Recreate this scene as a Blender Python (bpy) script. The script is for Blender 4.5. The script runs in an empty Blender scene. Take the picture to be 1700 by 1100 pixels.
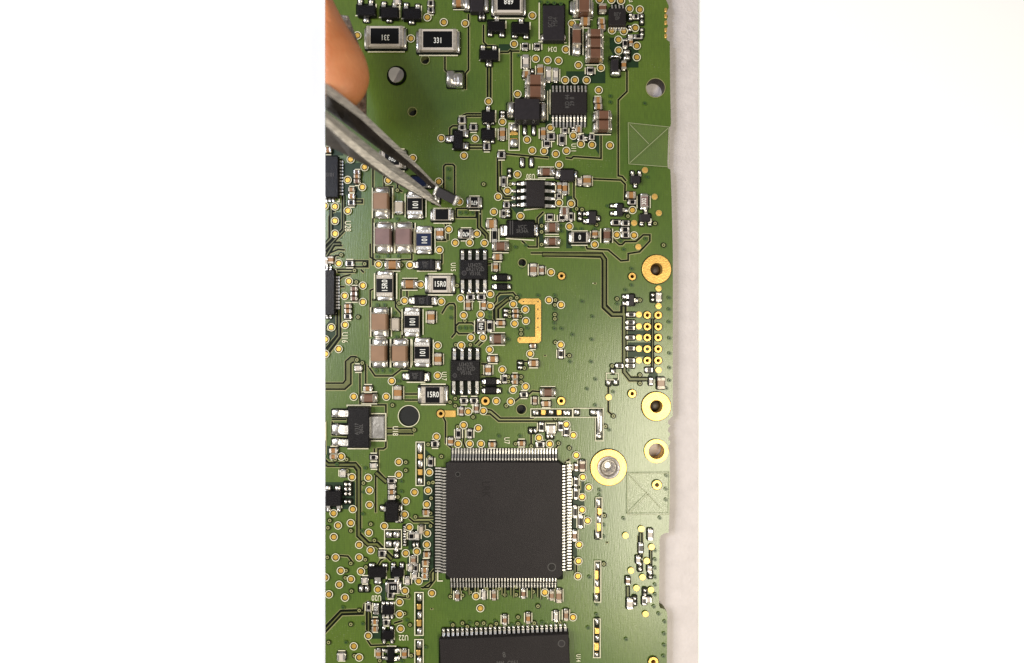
import bpy, math, random
from mathutils import Vector
random.seed(7)
SC = bpy.context.scene
COL = SC.collection

# ---------------------------------------------------------------- camera, world, lamps
H = 8.5                                     # one scene unit = 10 mm; camera about 85 mm above the board
cam_d = bpy.data.cameras.new('camera'); cam = bpy.data.objects.new('camera', cam_d); COL.objects.link(cam)
cam.location = (0, 0, H); cam.rotation_euler = (0, 0, 0)
cam_d.sensor_width = 36; cam_d.lens = 36 * H / 17.0
cam_d.clip_start = 0.05; cam_d.clip_end = 200
cam_d.dof.use_dof = True; cam_d.dof.focus_distance = H - 0.05; cam_d.dof.aperture_fstop = 0.08
SC.camera = cam
W = bpy.data.worlds.new('World'); SC.world = W; W.use_nodes = True
wn = W.node_tree.nodes; wn['Background'].inputs[0].default_value = (1.0, 0.95, 0.9, 1); wn['Background'].inputs[1].default_value = 0.17
SC.view_settings.view_transform = 'Standard'; SC.view_settings.look = 'None'
SC.view_settings.exposure = 0.10; SC.view_settings.gamma = 1.0

def area(name, loc, target, size, power, col, sy=None):
    l = bpy.data.lights.new(name, 'AREA'); l.energy = power; l.color = col
    l.shape = 'RECTANGLE'; l.size = size; l.size_y = sy or size
    o = bpy.data.objects.new(name, l); COL.objects.link(o); o.location = loc
    d = Vector(target) - Vector(loc); o.rotation_euler = d.to_track_quat('-Z', 'Y').to_euler()
    return o
area('desk_lamp', (8.0, -8.0, 19), (8.0, -8.0, 0), 3.8, 3900, (1.0, 0.92, 0.74), 14.0).rotation_euler = (0, 0, 0)
area('left_fill_lamp', (-21, 3, 20), (-3, 0, 0), 14.0, 7700, (1.0, 0.95, 0.88))  # added fill light, evens brightness on the left and softens shadows
area('window_light', (-13, 7, 17), (0, 0, 0), 2.2, 800, (0.45, 0.62, 1.0))

# ---------------------------------------------------------------- materials
def mat(name, col, rough=.5, metal=0., spec=.5, noise=0., nscale=20., bump=0., bscale=60., col2=None, coat=0., stretch=None, sss=0.):
    m = bpy.data.materials.new(name); m.use_nodes = True
    nt = m.node_tree; b = nt.nodes['Principled BSDF']
    b.inputs['Roughness'].default_value = rough; b.inputs['Metallic'].default_value = metal
    b.inputs['Specular IOR Level'].default_value = spec; b.inputs['Coat Weight'].default_value = coat
    b.inputs['Base Color'].default_value = (*col, 1)
    if sss:
        b.inputs['Subsurface Weight'].default_value = sss; b.inputs['Subsurface Radius'].default_value = (.3, .1, .05); b.inputs['Subsurface Scale'].default_value = .5
    tc = nt.nodes.new('ShaderNodeTexCoord'); src = tc.outputs['Object']
    if stretch:
        mp = nt.nodes.new('ShaderNodeMapping'); mp.inputs['Scale'].default_value = stretch[0]; mp.inputs['Rotation'].default_value = (0, 0, stretch[1])
        nt.links.new(src, mp.inputs[0]); src = mp.outputs[0]
    if noise:
        n = nt.nodes.new('ShaderNodeTexNoise'); n.inputs['Scale'].default_value = nscale; n.inputs['Detail'].default_value = 6
        r = nt.nodes.new('ShaderNodeValToRGB')
        c2 = col2 or tuple(c * (1 - noise) for c in col)
        r.color_ramp.elements[0].position = .35; r.color_ramp.elements[0].color = (*c2, 1)
        r.color_ramp.elements[1].position = .65; r.color_ramp.elements[1].color = (*col, 1)
        nt.links.new(src, n.inputs[0]); nt.links.new(n.outputs[0], r.inputs[0]); nt.links.new(r.outputs[0], b.inputs['Base Color'])
    if bump:
        n = nt.nodes.new('ShaderNodeTexNoise'); n.inputs['Scale'].default_value = bscale; n.inputs['Detail'].default_value = 4
        bp = nt.nodes.new('ShaderNodeBump'); bp.inputs['Strength'].default_value = bump; bp.inputs['Distance'].default_value = .02
        nt.links.new(src, n.inputs[0]); nt.links.new(n.outputs[0], bp.inputs['Height']); nt.links.new(bp.outputs[0], b.inputs['Normal'])
    return m

def mask_material():
    m = bpy.data.materials.new('green_solder_mask'); m.use_nodes = True; nt = m.node_tree; N = nt.nodes.new; L = nt.links.new
    b = nt.nodes['Principled BSDF']; tc = N('ShaderNodeTexCoord')
    n1 = N('ShaderNodeTexNoise'); n1.inputs['Scale'].default_value = .55; n1.inputs['Detail'].default_value = 5
    r1 = N('ShaderNodeValToRGB'); r1.color_ramp.elements[0].position = .3; r1.color_ramp.elements[0].color = (.048, .095, .010, 1)
    r1.color_ramp.elements[1].position = .7; r1.color_ramp.elements[1].color = (.086, .134, .014, 1)
    L(tc.outputs['Object'], n1.inputs[0]); L(n1.outputs[0], r1.inputs[0])
    # woven glass fibre under the mask
    mp = N('ShaderNodeMapping'); mp.inputs['Scale'].default_value = (60, 6, 1); L(tc.outputs['Object'], mp.inputs[0])
    n2 = N('ShaderNodeTexNoise'); n2.inputs['Scale'].default_value = 1; n2.inputs['Detail'].default_value = 3; L(mp.outputs[0], n2.inputs[0])
    mr = N('ShaderNodeMapRange'); mr.inputs[1].default_value = .3; mr.inputs[2].default_value = .7; mr.inputs[3].default_value = .86; mr.inputs[4].default_value = 1.12
    L(n2.outputs[0], mr.inputs[0])
    w = N('ShaderNodeTexWave'); w.wave_type = 'BANDS'; w.bands_direction = 'X'; w.inputs['Scale'].default_value = 8; w.inputs['Distortion'].default_value = 1.5; L(tc.outputs['Object'], w.inputs[0])
    w2 = N('ShaderNodeTexWave'); w2.wave_type = 'BANDS'; w2.bands_direction = 'Y'; w2.inputs['Scale'].default_value = 8; w2.inputs['Distortion'].default_value = 1.5; L(tc.outputs['Object'], w2.inputs[0])
    ad = N('ShaderNodeMath'); ad.operation = 'ADD'; L(w.outputs[1], ad.inputs[0]); L(w2.outputs[1], ad.inputs[1])
    mr2 = N('ShaderNodeMapRange'); mr2.inputs[2].default_value = 2; mr2.inputs[3].default_value = .96; mr2.inputs[4].default_value = 1.05; L(ad.outputs[0], mr2.inputs[0])
    mu = N('ShaderNodeMath'); mu.operation = 'MULTIPLY'; L(mr.outputs[0], mu.inputs[0]); L(mr2.outputs[0], mu.inputs[1])
    vm = N('ShaderNodeVectorMath'); vm.operation = 'SCALE'; L(r1.outputs[0], vm.inputs[0]); L(mu.outputs[0], vm.inputs['Scale'])
    # flux residue and fine dust
    n3 = N('ShaderNodeTexNoise'); n3.inputs['Scale'].default_value = 45; n3.inputs['Detail'].default_value = 2; L(tc.outputs['Object'], n3.inputs[0])
    r3 = N('ShaderNodeMapRange'); r3.inputs[1].default_value = .64; r3.inputs[2].default_value = .74; r3.inputs[4].default_value = .45; L(n3.outputs[0], r3.inputs[0])
    n4 = N('ShaderNodeTexNoise'); n4.inputs['Scale'].default_value = 1.1; n4.inputs['Detail'].default_value = 3; L(tc.outputs['Object'], n4.inputs[0])
    r4 = N('ShaderNodeMapRange'); r4.inputs[1].default_value = .5; r4.inputs[2].default_value = .65; L(n4.outputs[0], r4.inputs[0])
    m3 = N('ShaderNodeMath'); m3.operation = 'MULTIPLY'; L(r3.outputs[0], m3.inputs[0]); L(r4.outputs[0], m3.inputs[1])
    mx = N('ShaderNodeMix'); mx.data_type = 'RGBA'; L(m3.outputs[0], mx.inputs[0]); L(vm.outputs[0], mx.inputs[6]); mx.inputs[7].default_value = (.4, .42, .3, 1)
    L(mx.outputs[2], b.inputs['Base Color'])
    b.inputs['Roughness'].default_value = .31; b.inputs['Specular IOR Level'].default_value = .85
    bp = N('ShaderNodeBump'); bp.inputs['Strength'].default_value = .15; bp.inputs['Distance'].default_value = .01
    L(n2.outputs[0], bp.inputs['Height']); L(bp.outputs[0], b.inputs['Normal'])
    return m
M = {}
M['mask'] = mask_material()
M['edge'] = mat('board_edge', (.16, .17, .06), .7, noise=.4, nscale=12)
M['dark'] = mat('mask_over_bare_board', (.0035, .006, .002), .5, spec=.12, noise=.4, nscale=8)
M['gapmask'] = mat('mask_over_gap', (.012, .034, .012), .45, spec=.35, noise=.3, nscale=4)
M['dimple'] = mat('mask_over_tented_hole', (.036, .080, .014), .35)
M['rim'] = mat('pale_mask_and_step_highlight', (.23, .235, .095), .4)  # pale olive; paints the highlight along copper step edges
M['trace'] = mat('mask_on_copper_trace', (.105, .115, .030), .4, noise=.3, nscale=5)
M['silk'] = mat('cream_silkscreen', (.68, .65, .48), .6, noise=.25, nscale=60)
M['gold'] = mat('gold_plating', (.90, .56, .16), .38, .75, noise=.2, nscale=7, bump=.15, bscale=40)
M['goldpad'] = mat('gold_test_pad', (.76, .47, .09), .40, .6, noise=.25, nscale=4, bump=.2, bscale=30)
M['solder'] = mat('bright_solder', (.90, .87, .82), .30, 1., noise=.25, nscale=8, bump=.6, bscale=6)
M['tin'] = mat('tinned_lead', (.84, .81, .76), .34, .9, noise=.2, nscale=30, bump=.3, bscale=30)
M['term'] = mat('matte_terminal', (.50, .45, .38), .42, .55, noise=.3, nscale=20, bump=.3, bscale=40)
M['cbrown'] = mat('brown_ceramic', (.135, .062, .036), .45, noise=.15, nscale=9)
M['ctan'] = mat('tan_ceramic', (.32, .155, .050), .45, noise=.2, nscale=9)
M['cmid'] = mat('light_brown_ceramic', (.26, .155, .095), .34, noise=.12, nscale=6)
M['cmauve'] = mat('mauve_brown_ceramic', (.20, .125, .118), .34, noise=.2, nscale=6)
M['cgrey'] = mat('pale_grey_ceramic', (.42, .36, .29), .5, noise=.12, nscale=10)
M['black'] = mat('black_resistor_glaze', (.004, .004, .005), .3, spec=.3, noise=.3, nscale=12)
M['navy'] = mat('dark_blue_resistor_glaze', (.006, .012, .045), .3)
M['alumina'] = mat('white_alumina', (.50, .45, .40), .6)
M['epoxy'] = mat('black_epoxy', (.011, .009, .009), .5, spec=.25, noise=.35, nscale=40, bump=.35, bscale=90)
M['epoxyb'] = mat('black_epoxy_glossy', (.005, .004, .005), .38, spec=.25, noise=.3, nscale=40, bump=.25, bscale=60)
M['qfp'] = mat('dark_grey_moulded_epoxy', (.0160, .0130, .0138), .5, spec=.22, noise=.14, nscale=2.5, bump=.3, bscale=70)
M['ferrite'] = mat('dark_grey_ferrite', (.020, .017, .020), .42, spec=.3, noise=.2, nscale=20)
M['mark'] = mat('white_resistor_print', (.72, .72, .68), .6)
M['laser'] = mat('grey_laser_marking', (.050, .047, .046), .6)
M['hole'] = mat('painted_hole_shade', (.006, .006, .006), .6)  # near-black, puts the shade inside holes into the colour
M['plug'] = mat('black_plastic_peg', (.010, .011, .011), .35, noise=.2, nscale=5)
M['facet'] = mat('smooth_solder_facet', (.80, .76, .72), .30, 1., noise=.2, nscale=5)
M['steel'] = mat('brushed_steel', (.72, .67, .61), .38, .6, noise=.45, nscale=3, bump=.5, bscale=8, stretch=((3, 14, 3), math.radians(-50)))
M['steeldark'] = mat('dark_shaded_steel', (.075, .062, .052), .5, .5, noise=.5, nscale=5, bump=.4, bscale=14)  # dark steel; also paints shade onto the tweezer side faces
M['faint'] = mat('worn_ink', (.011, .009, .009), .6, spec=.2)
M['knurl'] = mat('knurled_steel', (.50, .45, .40), .35, .85, noise=.6, nscale=14, bump=1.0, bscale=16)
M['skin'] = mat('skin', (.54, .215, .088), .55, noise=.25, nscale=1.8, col2=(.45, .15, .05), bump=.35, bscale=22, sss=.3)
M['mat'] = mat('grey_white_mat', (.57, .525, .53), .75, noise=.07, nscale=5, bump=.6, bscale=20)
M['white'] = mat('white_tabletop', (.93, .95, .985), .9, spec=.2)
def film():
    m = bpy.data.materials.new('clear_film'); m.use_nodes = True; nt = m.node_tree
    b = nt.nodes['Principled BSDF']; b.inputs['Base Color'].default_value = (.55, .58, .34, 1); b.inputs['Roughness'].default_value = .45; b.inputs['Alpha'].default_value = .03
    return m
M['film'] = film()
M['filmedge'] = mat('film_crease', (.26, .28, .16), .5)

# ---------------------------------------------------------------- helpers
def X(px, z=0.): return (px - 850) * .01 * (H - z) / H
def Y(py, z=0.): return (550 - py) * .01 * (H - z) / H
class MB:
    def __init__(s): s.v = []; s.f = []; s.m = []; s.mats = []; s.sm = []
    def mi(s, m):
        if m not in s.mats: s.mats.append(m)
        return s.mats.index(m)
    def add(s, vs, fs, m, smooth=False):
        b = len(s.v); s.v += [tuple(v) for v in vs]; k = s.mi(m)
        for f in fs: s.f.append([b + i for i in f]); s.m.append(k); s.sm.append(smooth)
    def rings(s, rings, m, smooth=False, cap=True, bottom=False, capm=None):
        n = len(rings[0]); vs = [p for r in rings for p in r]; fs = []
        for k in range(len(rings) - 1):
            for i in range(n):
                j = (i + 1) % n; fs.append((k * n + i, k * n + j, (k + 1) * n + j, (k + 1) * n + i))
        if cap and not capm: fs.append(tuple((len(rings) - 1) * n + i for i in range(n)))
        if bottom: fs.append(tuple(reversed(range(n))))
        s.add(vs, fs, m, smooth)
        if capm: s.add(rings[-1], [tuple(range(n))], capm)
    def block(s, x0, y0, x1, y1, z0, z1, m, c=.01, b=.012, capm=None, taper=0.):
        """box in world units with cut corners c and a chamfered top b"""
        if x0 > x1: x0, x1 = x1, x0
        if y0 > y1: y0, y1 = y1, y0
        c = min(c, (x1 - x0) * .3, (y1 - y0) * .3); b = min(b, (x1 - x0) * .3, (y1 - y0) * .3, (z1 - z0) * .6)
        def ring(i, z, cc):
            a0, b0, a1, b1 = x0 + i, y0 + i, x1 - i, y1 - i
            return [(a0 + cc, b0, z), (a1 - cc, b0, z), (a1, b0 + cc, z), (a1, b1 - cc, z), (a1 - cc, b1, z), (a0 + cc, b1, z), (a0, b1 - cc, z), (a0, b0 + cc, z)]
        s.rings([ring(0, z0, c), ring(taper, z1 - b, c), ring(taper + b, z1, c)], m, capm=capm)
    def dome(s, cx, cy, w, h, z0, z1, m, n=12, sq=.55, off=(0, 0)):
        """rounded solder fillet"""
        R = []
        for k, (f, z) in enumerate([(1, z0), (.93, z0 + (z1 - z0) * .45), (.70, z0 + (z1 - z0) * .85), (.3, z1)]):
            r = []
            for i in range(n):
                a = 2 * math.pi * (i + .5) / n; ca, sa = math.cos(a), math.sin(a)
                e = sq; px = math.copysign(abs(ca) ** e, ca); py = math.copysign(abs(sa) ** e, sa)
                t = k / 3
                r.append((cx + px * w / 2 * f + off[0] * t, cy + py * h / 2 * f + off[1] * t, z))
            R.append(r)
        s.rings(R, m, smooth=True)
    def disc(s, x, y, r, z, m, n=24):
        s.add([(x + r * math.cos(2 * math.pi * i / n), y + r * math.sin(2 * math.pi * i / n), z) for i in range(n)], [tuple(range(n))], m)
    def annulus(s, x, y, r0, r1, z, m, n=24, h=0.):
        pts = lambda r, zz: [(x + r * math.cos(2 * math.pi * i / n), y + r * math.sin(2 * math.pi * i / n), zz) for i in range(n)]
        if h: s.rings([pts(r1, z), pts(r1, z + h), pts(r0, z + h), pts(r0, z)], m, cap=False)
        else: s.rings([pts(r1, z), pts(r0, z)], m, cap=False)
    def strip(s, pts, w, z, m, closed=False):
        """flat mitred polyline, world units"""
        n = len(pts); P = [Vector((p[0], p[1])) for p in pts]; L = []; Rr = []
        for i in range(n):
            if closed: a, b = P[i - 1], P[(i + 1) % n]
            else: a, b = P[max(0, i - 1)], P[min(n - 1, i + 1)]
            d1 = (P[i] - a); d2 = (b - P[i])
            if d1.length < 1e-6: d1 = d2
            if d2.length < 1e-6: d2 = d1
            d1 = d1.normalized(); d2 = d2.normalized(); t = (d1 + d2)
            t = t.normalized() if t.length > 1e-6 else d1
            nn = Vector((-t.y, t.x)); k = max(.5, nn.dot(Vector((-d1.y, d1.x)))); o = nn * (w / 2 / k)
            if not closed and i == 0: P[i] = P[i] - d2 * w * .25
            if not closed and i == n - 1: P[i] = P[i] + d1 * w * .25
            L.append(P[i] + o); Rr.append(P[i] - o)
        vs = [(p.x, p.y, z) for p in L] + [(p.x, p.y, z) for p in Rr]
        fs = [(n + i, n + (i + 1) % n, (i + 1) % n, i) for i in range(n if closed else n - 1)]
        s.add(vs, fs, m)
    def build(s, name, parent=None, loc=None):
        me = bpy.data.meshes.new(name); me.from_pydata(s.v, [], s.f)
        for m in s.mats: me.materials.append(M[m])
        me.polygons.foreach_set('material_index', s.m); me.polygons.foreach_set('use_smooth', s.sm); me.update()
        o = bpy.data.objects.new(name, me); COL.objects.link(o); o.parent = parent
        if loc: o.location = loc
        return o
def tag(o, label=None, cat=None, group=None, kind=None):
    for k, v in (('label', label), ('category', cat), ('group', group), ('kind', kind)):
        if v: o[k] = v
    return o
def empty(name, loc=(0, 0, 0)):
    o = bpy.data.objects.new(name, None); COL.objects.link(o); o.location = loc; o.empty_display_size = .2; return o
def place(mesh_obj, name, parent, loc=(0, 0, 0), rot=0.):
    o = bpy.data.objects.new(name, mesh_obj.data if hasattr(mesh_obj, 'data') else mesh_obj); COL.objects.link(o); o.parent = parent; o.location = loc; o.rotation_euler.z = rot; return o

def text(s, px, py, cap, rot, m, parent, name='marking', z=.01, narrow=.8, sp=1.05):
    """flat lettering centred on pixel px, py; rot in degrees counter-clockwise"""
    c = bpy.data.curves.new('t', 'FONT'); c.body = s; c.size = cap * .01 / .70; c.align_x = 'CENTER'; c.align_y = 'CENTER'; c.resolution_u = 3
    c.space_character = sp; c.offset = 0.0015; c.space_line = .8
    o = bpy.data.objects.new('t', c); COL.objects.link(o)
    dg = bpy.context.evaluated_depsgraph_get(); me = bpy.data.meshes.new_from_object(o.evaluated_get(dg))
    bpy.data.objects.remove(o); me.name = name
    a = math.radians(rot); ca, sa = math.cos(a), math.sin(a); x0, y0 = X(px, z), Y(py, z)
    for v in me.vertices:
        x = v.co.x * narrow; y = v.co.y; v.co = (x0 + x * ca - y * sa, y0 + x * sa + y * ca, z)
    me.materials.clear(); me.materials.append(M[m])
    q = bpy.data.objects.new(name, me); COL.objects.link(q); q.parent = parent; return q

def curve_plate(name, outline, holes, z0, z1, m, parent=None, edge=None):
    """plate with real through holes from filled 2-D curves (world units)"""
    c = bpy.data.curves.new(name, 'CURVE'); c.dimensions = '2D'; c.fill_mode = 'BOTH'; c.extrude = (z1 - z0) / 2
    for pts in [outline] + holes:
        s = c.splines.new('POLY'); s.points.add(len(pts) - 1); s.use_cyclic_u = True
        for i, p in enumerate(pts): s.points[i].co = (p[0], p[1], 0, 1)
    o = bpy.data.objects.new(name, c); COL.objects.link(o)
    dg = bpy.context.evaluated_depsgraph_get(); me = bpy.data.meshes.new_from_object(o.evaluated_get(dg)); bpy.data.objects.remove(o)
    me.name = name
    for v in me.vertices: v.co.z += (z0 + z1) / 2
    me.materials.clear(); me.materials.append(M[m]); me.materials.append(M[edge or m])
    for p in me.polygons:
        p.use_smooth = False; p.material_index = 1 if abs(p.normal.z) < .5 else 0
    q = bpy.data.objects.new(name, me); COL.objects.link(q); q.parent = parent; return q
def circ(px, py, r, n=28): return [(X(px) + r * .01 * math.cos(2 * math.pi * i / n), Y(py) + r * .01 * math.sin(2 * math.pi * i / n)) for i in range(n)]

# ---------------------------------------------------------------- setting
tt = MB(); tt.block(-45, -35, 45, 35, -.60, -.215, 'white', b=.02); tag(tt.build('tabletop'), kind='structure')
mt = MB(); mt.block(X(540, -.17), Y(1900, -.17), X(1159, -.17), Y(-800, -.17), -.205, -.172, 'mat', b=.004)
tag(mt.build('desk_mat'), kind='structure')

# ---------------------------------------------------------------- circuit board
board = tag(empty('circuit_board'), 'green printed circuit board crowded with chips, resistors and gold pads, lying on the pale mat', 'circuit board')
V = """594,60 682.5,65 710,30 737,38 772.5,40 883.6,27 853.3,74 889.3,98.5 908.7,101 927,102 939,83 938,134 949,40.5 960,109 997,113.5 954,134 973.5,134 1014.5,1 1030.5,2.5 995,1
1044.5,15.5 1061.5,17 1015.5,51.5 1035,53 1054,47.5 1026,67 1026.5,85 1056.5,77 1056.5,96 733,230 583,265 606,278 686,263 811,169 859,157 834,203 789,230.5 770.5,259 913.5,213
875,232.5 883.5,250.5 903,251.5 922.5,256 928,274 940,251 993.5,150.5 951.5,226 964,239.5 982.5,241 1012,242 578,299 602,311 645,300 557,343 578,350 557,367 557,388 540,342
730,415 729,302 763,335 827,327 842.5,317 859,290 820,352 864,359 792,388 756,403 780,403 804.5,403.5 745,381 928,337 948,338.5 945,376 1049.5,349 1023.5,390 1052,391 987,406
563,437 580,467 603,474 573,491 603,501 551,543 573.5,539 629,439 681,440 699,472 672,499 733,500.5 541,563 765,495 814,488 770,523 798,522 814,508 852,505 872,513.5 873,532.5
854,537 911,498 931,506 914.5,452 782,560 802,560 563,579 541,587 651,632 588,658 642,658 727,573 727,623 766,573 813,580 834,613 851.5,646.5 872.5,641 848,666 824,665 777.5,682.5
802.5,681.5 880,587 930.5,572 567.5,757 585,791 612,792 614,813 614,837 662.5,766 662.5,787 725,724 713,783 688.5,816 711,813.5 674,831 709,836 770,705 794,710 760.5,736 780,736
798.5,736 894.5,726 912.5,736 951.5,721.5 956.5,755 940,704 967,791 977,808 966,824 554.5,851 586.5,844 583,867 562,871 555,890 613,883 638.5,872 672.5,853 680,874 709.5,884
709,902.5 597,903 616,912 597,924 558,924 566.5,946 600,947 583.5,960 541,957 564,969 674,917 692.5,914 695.5,963 628,977 673,979 717.5,983 547,985 573.5,990.5 664,998 664,1018
665.5,1042 612,1053.5 588,1071 597,1089.5 790.5,988 797.5,1008 904.5,982 951,1023 966,845 975,863 961,903 960,930 959,955"""
GV = """1070,283 1086,327 1052,370.5 1059,410 1093,354 1092.5,479 1092.5,508 1060,522 1060,541.5 1060,560 1060,578.5 1060,598 1092.5,614 1010,659 1064,877 1038,888 1081,907 1073,930
1047,946 1066,957 1056,975 1080,978 1071,1018"""
TH = """932,458,6 1049,459,6 1074,523,6 1074,542,6 1074,560,6 1074,579,6 1074,598,6 1092,523,6 1092,542,6 1092,560,6 1092,579,6 1092,598,6 1049,653,6.5 806,665,7 931.5,665,6.5 732,686,6.5 1090,804,7.5 1084,1097,8"""
HO = """706,100,7 685,186,7 867,436,6.5 865.5,679,8"""
RV = """660,316 847,306 821,365 667,440 606,438 589,449 595,526 567,423 663,503 772,532 759,474 848,495 858,494 922,498 921,506 921,522 921,529 865,547 865,554 1024,496 1062,498 846,517 846,525 864,517 864,525
1016,607 1062,622 1062,636 1018,690 945,590 593,597 602,602 652,672 757,572 781,572 922,568 870.5,610.5 756,661 747.5,667 756,673 840.5,673 785.5,691.5 922,694 844,625 844,633 865,625 865,634 688,713 576,762 557,762
577,781 604,801 674,766.5 674,780 711,737 733,757 713,758 661,824 712,801 719,800 716,826 927,735 856,736 882,740 760,708 945,743 1005,707 583,880 616,869 622,896 607,928 583,934 544,924 575,946 574,958
608,940 690,857 715,872 715,851 545,875 548,863 1003,855 1002,935 583,1035 681,1036 546,1065 597,1012 677,988 672,1017 589,1087 683,1087 584,980 631,1095 748,989 768,987 773,976 781,982 808,976 829,976 838,986
857,973 857,986 885,981 752,1036 768,1033 776,1039 792,1034 803,1033 815,1038 824,1034 860,1023 860,1034 887,1033 929,1032 803,306 893,1005 990,373 957,347 966,348 1042,359 593,160 1087,371 1101,407 899,375 899,385 899,406 546,546 592,468"""
TV = """1070,172 1013,160 1013,170 745,281 745,296 764,353 774,353 785,353 1074,294 1008,342 965,380 954,380 987,380 966,409 1030,400 1048,446 1048,473 1038,481 1024,504 966,500 983,525 950,555 1110,494 1110,513 1110,534
862,490 893,490 921,490 921,513 920,536 920,545 932,545 749,511 749,527 763,544 773,544 783,544 982,563 981,600 988,629 974,645 1018,650 988,672 946,600 1043,614 1111,586 1111,610 1111,631 1106,644 1111,561
627,426 645,425 662,425 627,506 639,506 655,519 659,559 625,615 636,615 649,615 662,632 828,723 863,723 1011,713 995,813 995,821 1035,860 1095,859 1087,913 1087,928 1087,942 1087,957 1087,970 1087,986 1085,1006 1093,1018
1103,1031 1102,1051 1102,1070 1101,1088 1039,1060 990,1002 990,1019 976,1041 978,957 660,363 897,4 909,5 920,6 931,7 861,93 932,374 932,384 856,410 873,407 1106,789 1105,811 1105,829 604,816 603,852 602,880 667,798 667,815 570,1007 603,1034 575,1065 668,1096 707,1073
749,1033 780,1032 822,1030 850,1036 900,1032 844,563 845,651 813,518 813,526 875,536 875,544 862,546 862,508 865,443 1035,414 1071,396 1002,890 1002,871 700,1056 676,1028 905,665 559,686 543,757 560,770 607,776"""
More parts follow.
